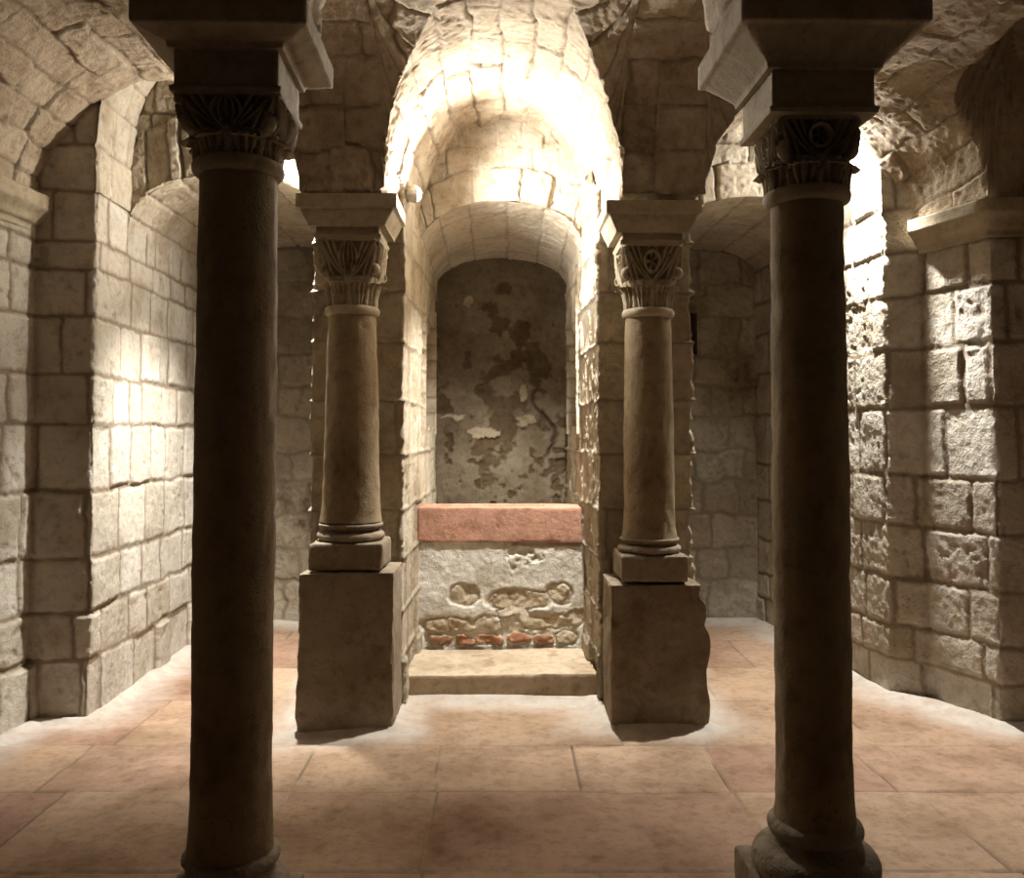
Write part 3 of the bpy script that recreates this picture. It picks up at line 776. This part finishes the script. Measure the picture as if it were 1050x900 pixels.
# altar
root = empty('altar', (0, 6.0, 0)); tag(root, 'masonry altar with a red stone slab set in the niche between the slim columns', 'altar')
def skH(P):
    P = P.copy(); q = ((P[..., 0] + .10) / .40) ** 2
    m = sst(.11, .13, P[..., 1]) * sst(.335, .325, P[..., 1]) * sst(1.0, .85, q) * (P[..., 2] > 1.05)
    P[..., 2] -= .055 * m; return P
b = MB(); rock_box(b, -.578, .54, .005, .36, .865, 1.10, seed=401, rnd=.008, rough=.003, chip=.012, step=.010, tint=.4, skew=skH)
o = b.build('slab', M['red'], root); o['label'] = 'red stone slab'
def altar_front():
    xs = np.array(dens([-.582, .560], .008)); zs = np.array(dens([.10, .88], .008))
    P = np.zeros((len(xs), len(zs), 3)); P[..., 0] = xs[:, None]; P[..., 2] = zs[None]; P[..., 1] = .02
    X, Z_ = P[..., 0], P[..., 2]
    n = fbm(P, 6, 4, 411)
    # bare rubble and brick show where the plaster has fallen off near the foot
    stones = [(-.26, .51, .095, .062, .5), (.10, .475, .19, .068, .55), (.385, .515, .09, .068, .45), (-.34, .30, .19, .052, .6), (-.10, .315, .10, .05, .35), (.26, .335, .18, .05, .5),
              (.05, .385, .10, .03, .3), (.49, .36, .06, .05, .4), (-.43, .205, .075, .036, .9), (-.27, .20, .07, .034, 1.), (-.10, .205, .10, .036, 1.), (.10, .208, .09, .036, 1.), (.27, .205, .08, .036, .95), (.43, .22, .08, .045, .5)]
    h = np.full(X.shape, -.012); tint = np.zeros(X.shape); mask = np.zeros(X.shape); ring = np.zeros(X.shape)
    wx = X + .05 * fbm(P, 6, 2, 431) + .022 * fbm(P, 22, 3, 432); wz = Z_ + .018 * fbm(P, 10, 2, 433) + .016 * fbm(P, 26, 3, 434)
    for cx, cz, rx, rz, t in stones:
        q = (np.abs((wx - cx) / rx) ** 2.6 + np.abs((wz - cz) / rz) ** 2.6) ** (1 / 2.6)
        m = sst(1.0, .86, q); rg = sst(1.22, 1.02, q) * (1 - m)
        mask = np.maximum(mask, m); ring = np.maximum(ring, rg); tint = np.where(m > .02, t, tint)
    ring = ring * (1 - mask) * .6
    bare = np.clip(mask + ring, 0, 1)
    zone = sst(.36, .28, Z_ + .05 * n) * sst(-.56, -.52, X) * sst(.54, .50, X)
    hp = .005 * fbm(P, 8, 4, 417) + .004 * fbm(P, 30, 3, 418) - .016 * sst(.15, .45, fbm(P, 9, 4, 419)) * sst(.62, .7, Z_) * sst(-.1, .05, X) - .02 * sst(.83, .86, Z_) * sst(.05, .1, X + .1 * n)
    hs = -.008 + .020 * fbm(P, 9, 3, 435) + .005 * fbm(P, 40, 3, 436)
    P[..., 1] -= hp * (1 - bare) - .026 * ring + hs * mask - .016 * zone * (1 - mask) + .014 * zone * fbm(P, 18, 3, 437)
    m = MB(); m.grid(P, dict(tint=tint * mask, mort=0 * tint, pit=np.clip(ring * .8 + mask * .5 * sst(.1, .6, fbm(P, 20, 3, 440)), 0, 1)))
    # body behind the face
    rock_box(m, -.53, .505, .04, 1.32, -.01, .98, seed=421, rnd=.005, step=.05, tint=.0)
    return m
o = altar_front().build('masonry_body', M['plaster'], root)
# step
b = MB()
def skS(P):
    P = P.copy(); P[..., 2] += .006 * np.sin(P[..., 0] * 4) * (P[..., 2] > .08); P[..., 0] += .026 * np.sign(P[..., 0]) * np.clip((6.0 - P[..., 1]) / .64, 0, 1) * sst(.3, .5, np.abs(P[..., 0])); return P
rock_box(b, -.575, .555, 5.36, 6.00, -.01, .15, seed=431, rnd=.010, rough=.004, chip=.014, step=.012, skew=skS, tint=.5)
tag(b.build('step', M['step']), 'pale worn stone step on the floor in front of the altar', 'step')

# lamps
def lamp(loc, aim, label, power, angle, blend, spill, col=(1, .98, .93), size=.05, sdir=None):
    root = empty('spotlight', loc); tag(root, label, 'lamp', 'spotlights of the crypt')
    d = (Vector(aim) - Vector(loc)).normalized(); q = d.to_track_quat('Z', 'Y'); root.rotation_euler = q.to_euler()
    b = MB(); r = size
    pr = [(.001, -.075), (r * .55, -.075), (r * .7, -.06), (r * 1.0, -.03), (r * 1.12, -.004), (r * 1.12, .008), (r * .98, .008), (r * .96, -.002)]
    lathe(b, pr, 40, 3, 0, step=.006); b.build('housing', M['black'], root)
    b = MB(); lathe(b, [(r * .97 * math.cos(t), r * .9 * math.sin(t)) for t in np.linspace(0, PI / 2 - .02, 14)], 40, 4, 0, step=.02); b.build('lens', M['lens'], root)
    b = MB(); t = np.linspace(-PI * .1, PI * 1.1, 24)
    P = np.array([[(r * 1.25 * math.cos(x), w, -.02 - r * 1.3 * math.sin(x) * .9) for w in (-.012, .012)] for x in t]); b.grid(P)
    P = P.copy(); P[..., 0] *= .95; P[..., 2] = (P[..., 2] + .02) * .95 - .02; b.grid(P, flip=True); b.build('bracket', M['black'], root)
    ld = bpy.data.lights.new('lamp_beam', 'SPOT'); ld.energy = power; ld.spot_size = math.radians(angle); ld.spot_blend = blend
    ld.shadow_soft_size = .035; ld.color = col
    lo = bpy.data.objects.new('lamp_beam', ld); COL.objects.link(lo); lo.location = Vector(loc) + d * (size + .045)
    lo.rotation_euler = (-d).to_track_quat('Z', 'Y').to_euler()
    if spill:
        pd = bpy.data.lights.new('lamp_spill', 'SPOT' if sdir else 'POINT'); pd.energy = spill; pd.shadow_soft_size = .03; pd.color = col
        po = bpy.data.objects.new('lamp_spill', pd); COL.objects.link(po); po.location = Vector(loc) + d * (size + .045)
        if sdir:
            pd.spot_size = math.radians(165); pd.spot_blend = .6; po.rotation_euler = (-Vector(sdir)).to_track_quat('Z', 'Y').to_euler()
    return root

lamp((-.545, 5.40, 3.09), (.57, 5.72, 3.22), 'small lit spotlight above the impost of the column left of the altar', 240, 115, .9, 165, sdir=(.35, -.6, .15))
lamp((.53, 5.44, 3.17), (-.1, 6.25, .3), 'small spotlight tucked behind the impost of the column right of the altar', 640, 94, .8, 42, size=.032, sdir=(-.4, -.45, .2))
lamp((-1.20, 5.30, 3.27), (-1.95, 6.05, -.6), 'small spotlight on the pier side in the aisle with the pale block wall', 950, 86, 1.0, 54)
lamp((2.22, 5.60, 3.48), (2.5, 5.25, -.4), 'bare bright spotlight high on the wall behind the dark column right', 800, 92, 1.0, 42)

# world: the dim rest of the crypt
w = bpy.data.worlds.new('World'); scene.world = w; w.use_nodes = True
w.node_tree.nodes['Background'].inputs[0].default_value = (1, .78, .55, 1); w.node_tree.nodes['Background'].inputs[1].default_value = .004

# camera
f, p = 900.0, math.radians(2.2)
cam = bpy.data.cameras.new('camera'); co = bpy.data.objects.new('camera', cam); COL.objects.link(co)
cam.sensor_fit = 'HORIZONTAL'; cam.sensor_width = 36; cam.lens = 36 * f / 1050
co.location = (0, 0, 1.6); co.rotation_euler = (PI / 2 + p, 0, 0)
cam.shift_x = (525 - 515) / 1050; cam.shift_y = -((450 - (445 - f * math.tan(p))) / 1050)
cam.clip_start = .02
scene.camera = co
scene.view_settings.view_transform = 'Standard'; scene.view_settings.look = 'None'
scene.view_settings.gamma = 1; scene.view_settings.use_curve_mapping = False
scene.view_settings.exposure = 0.0
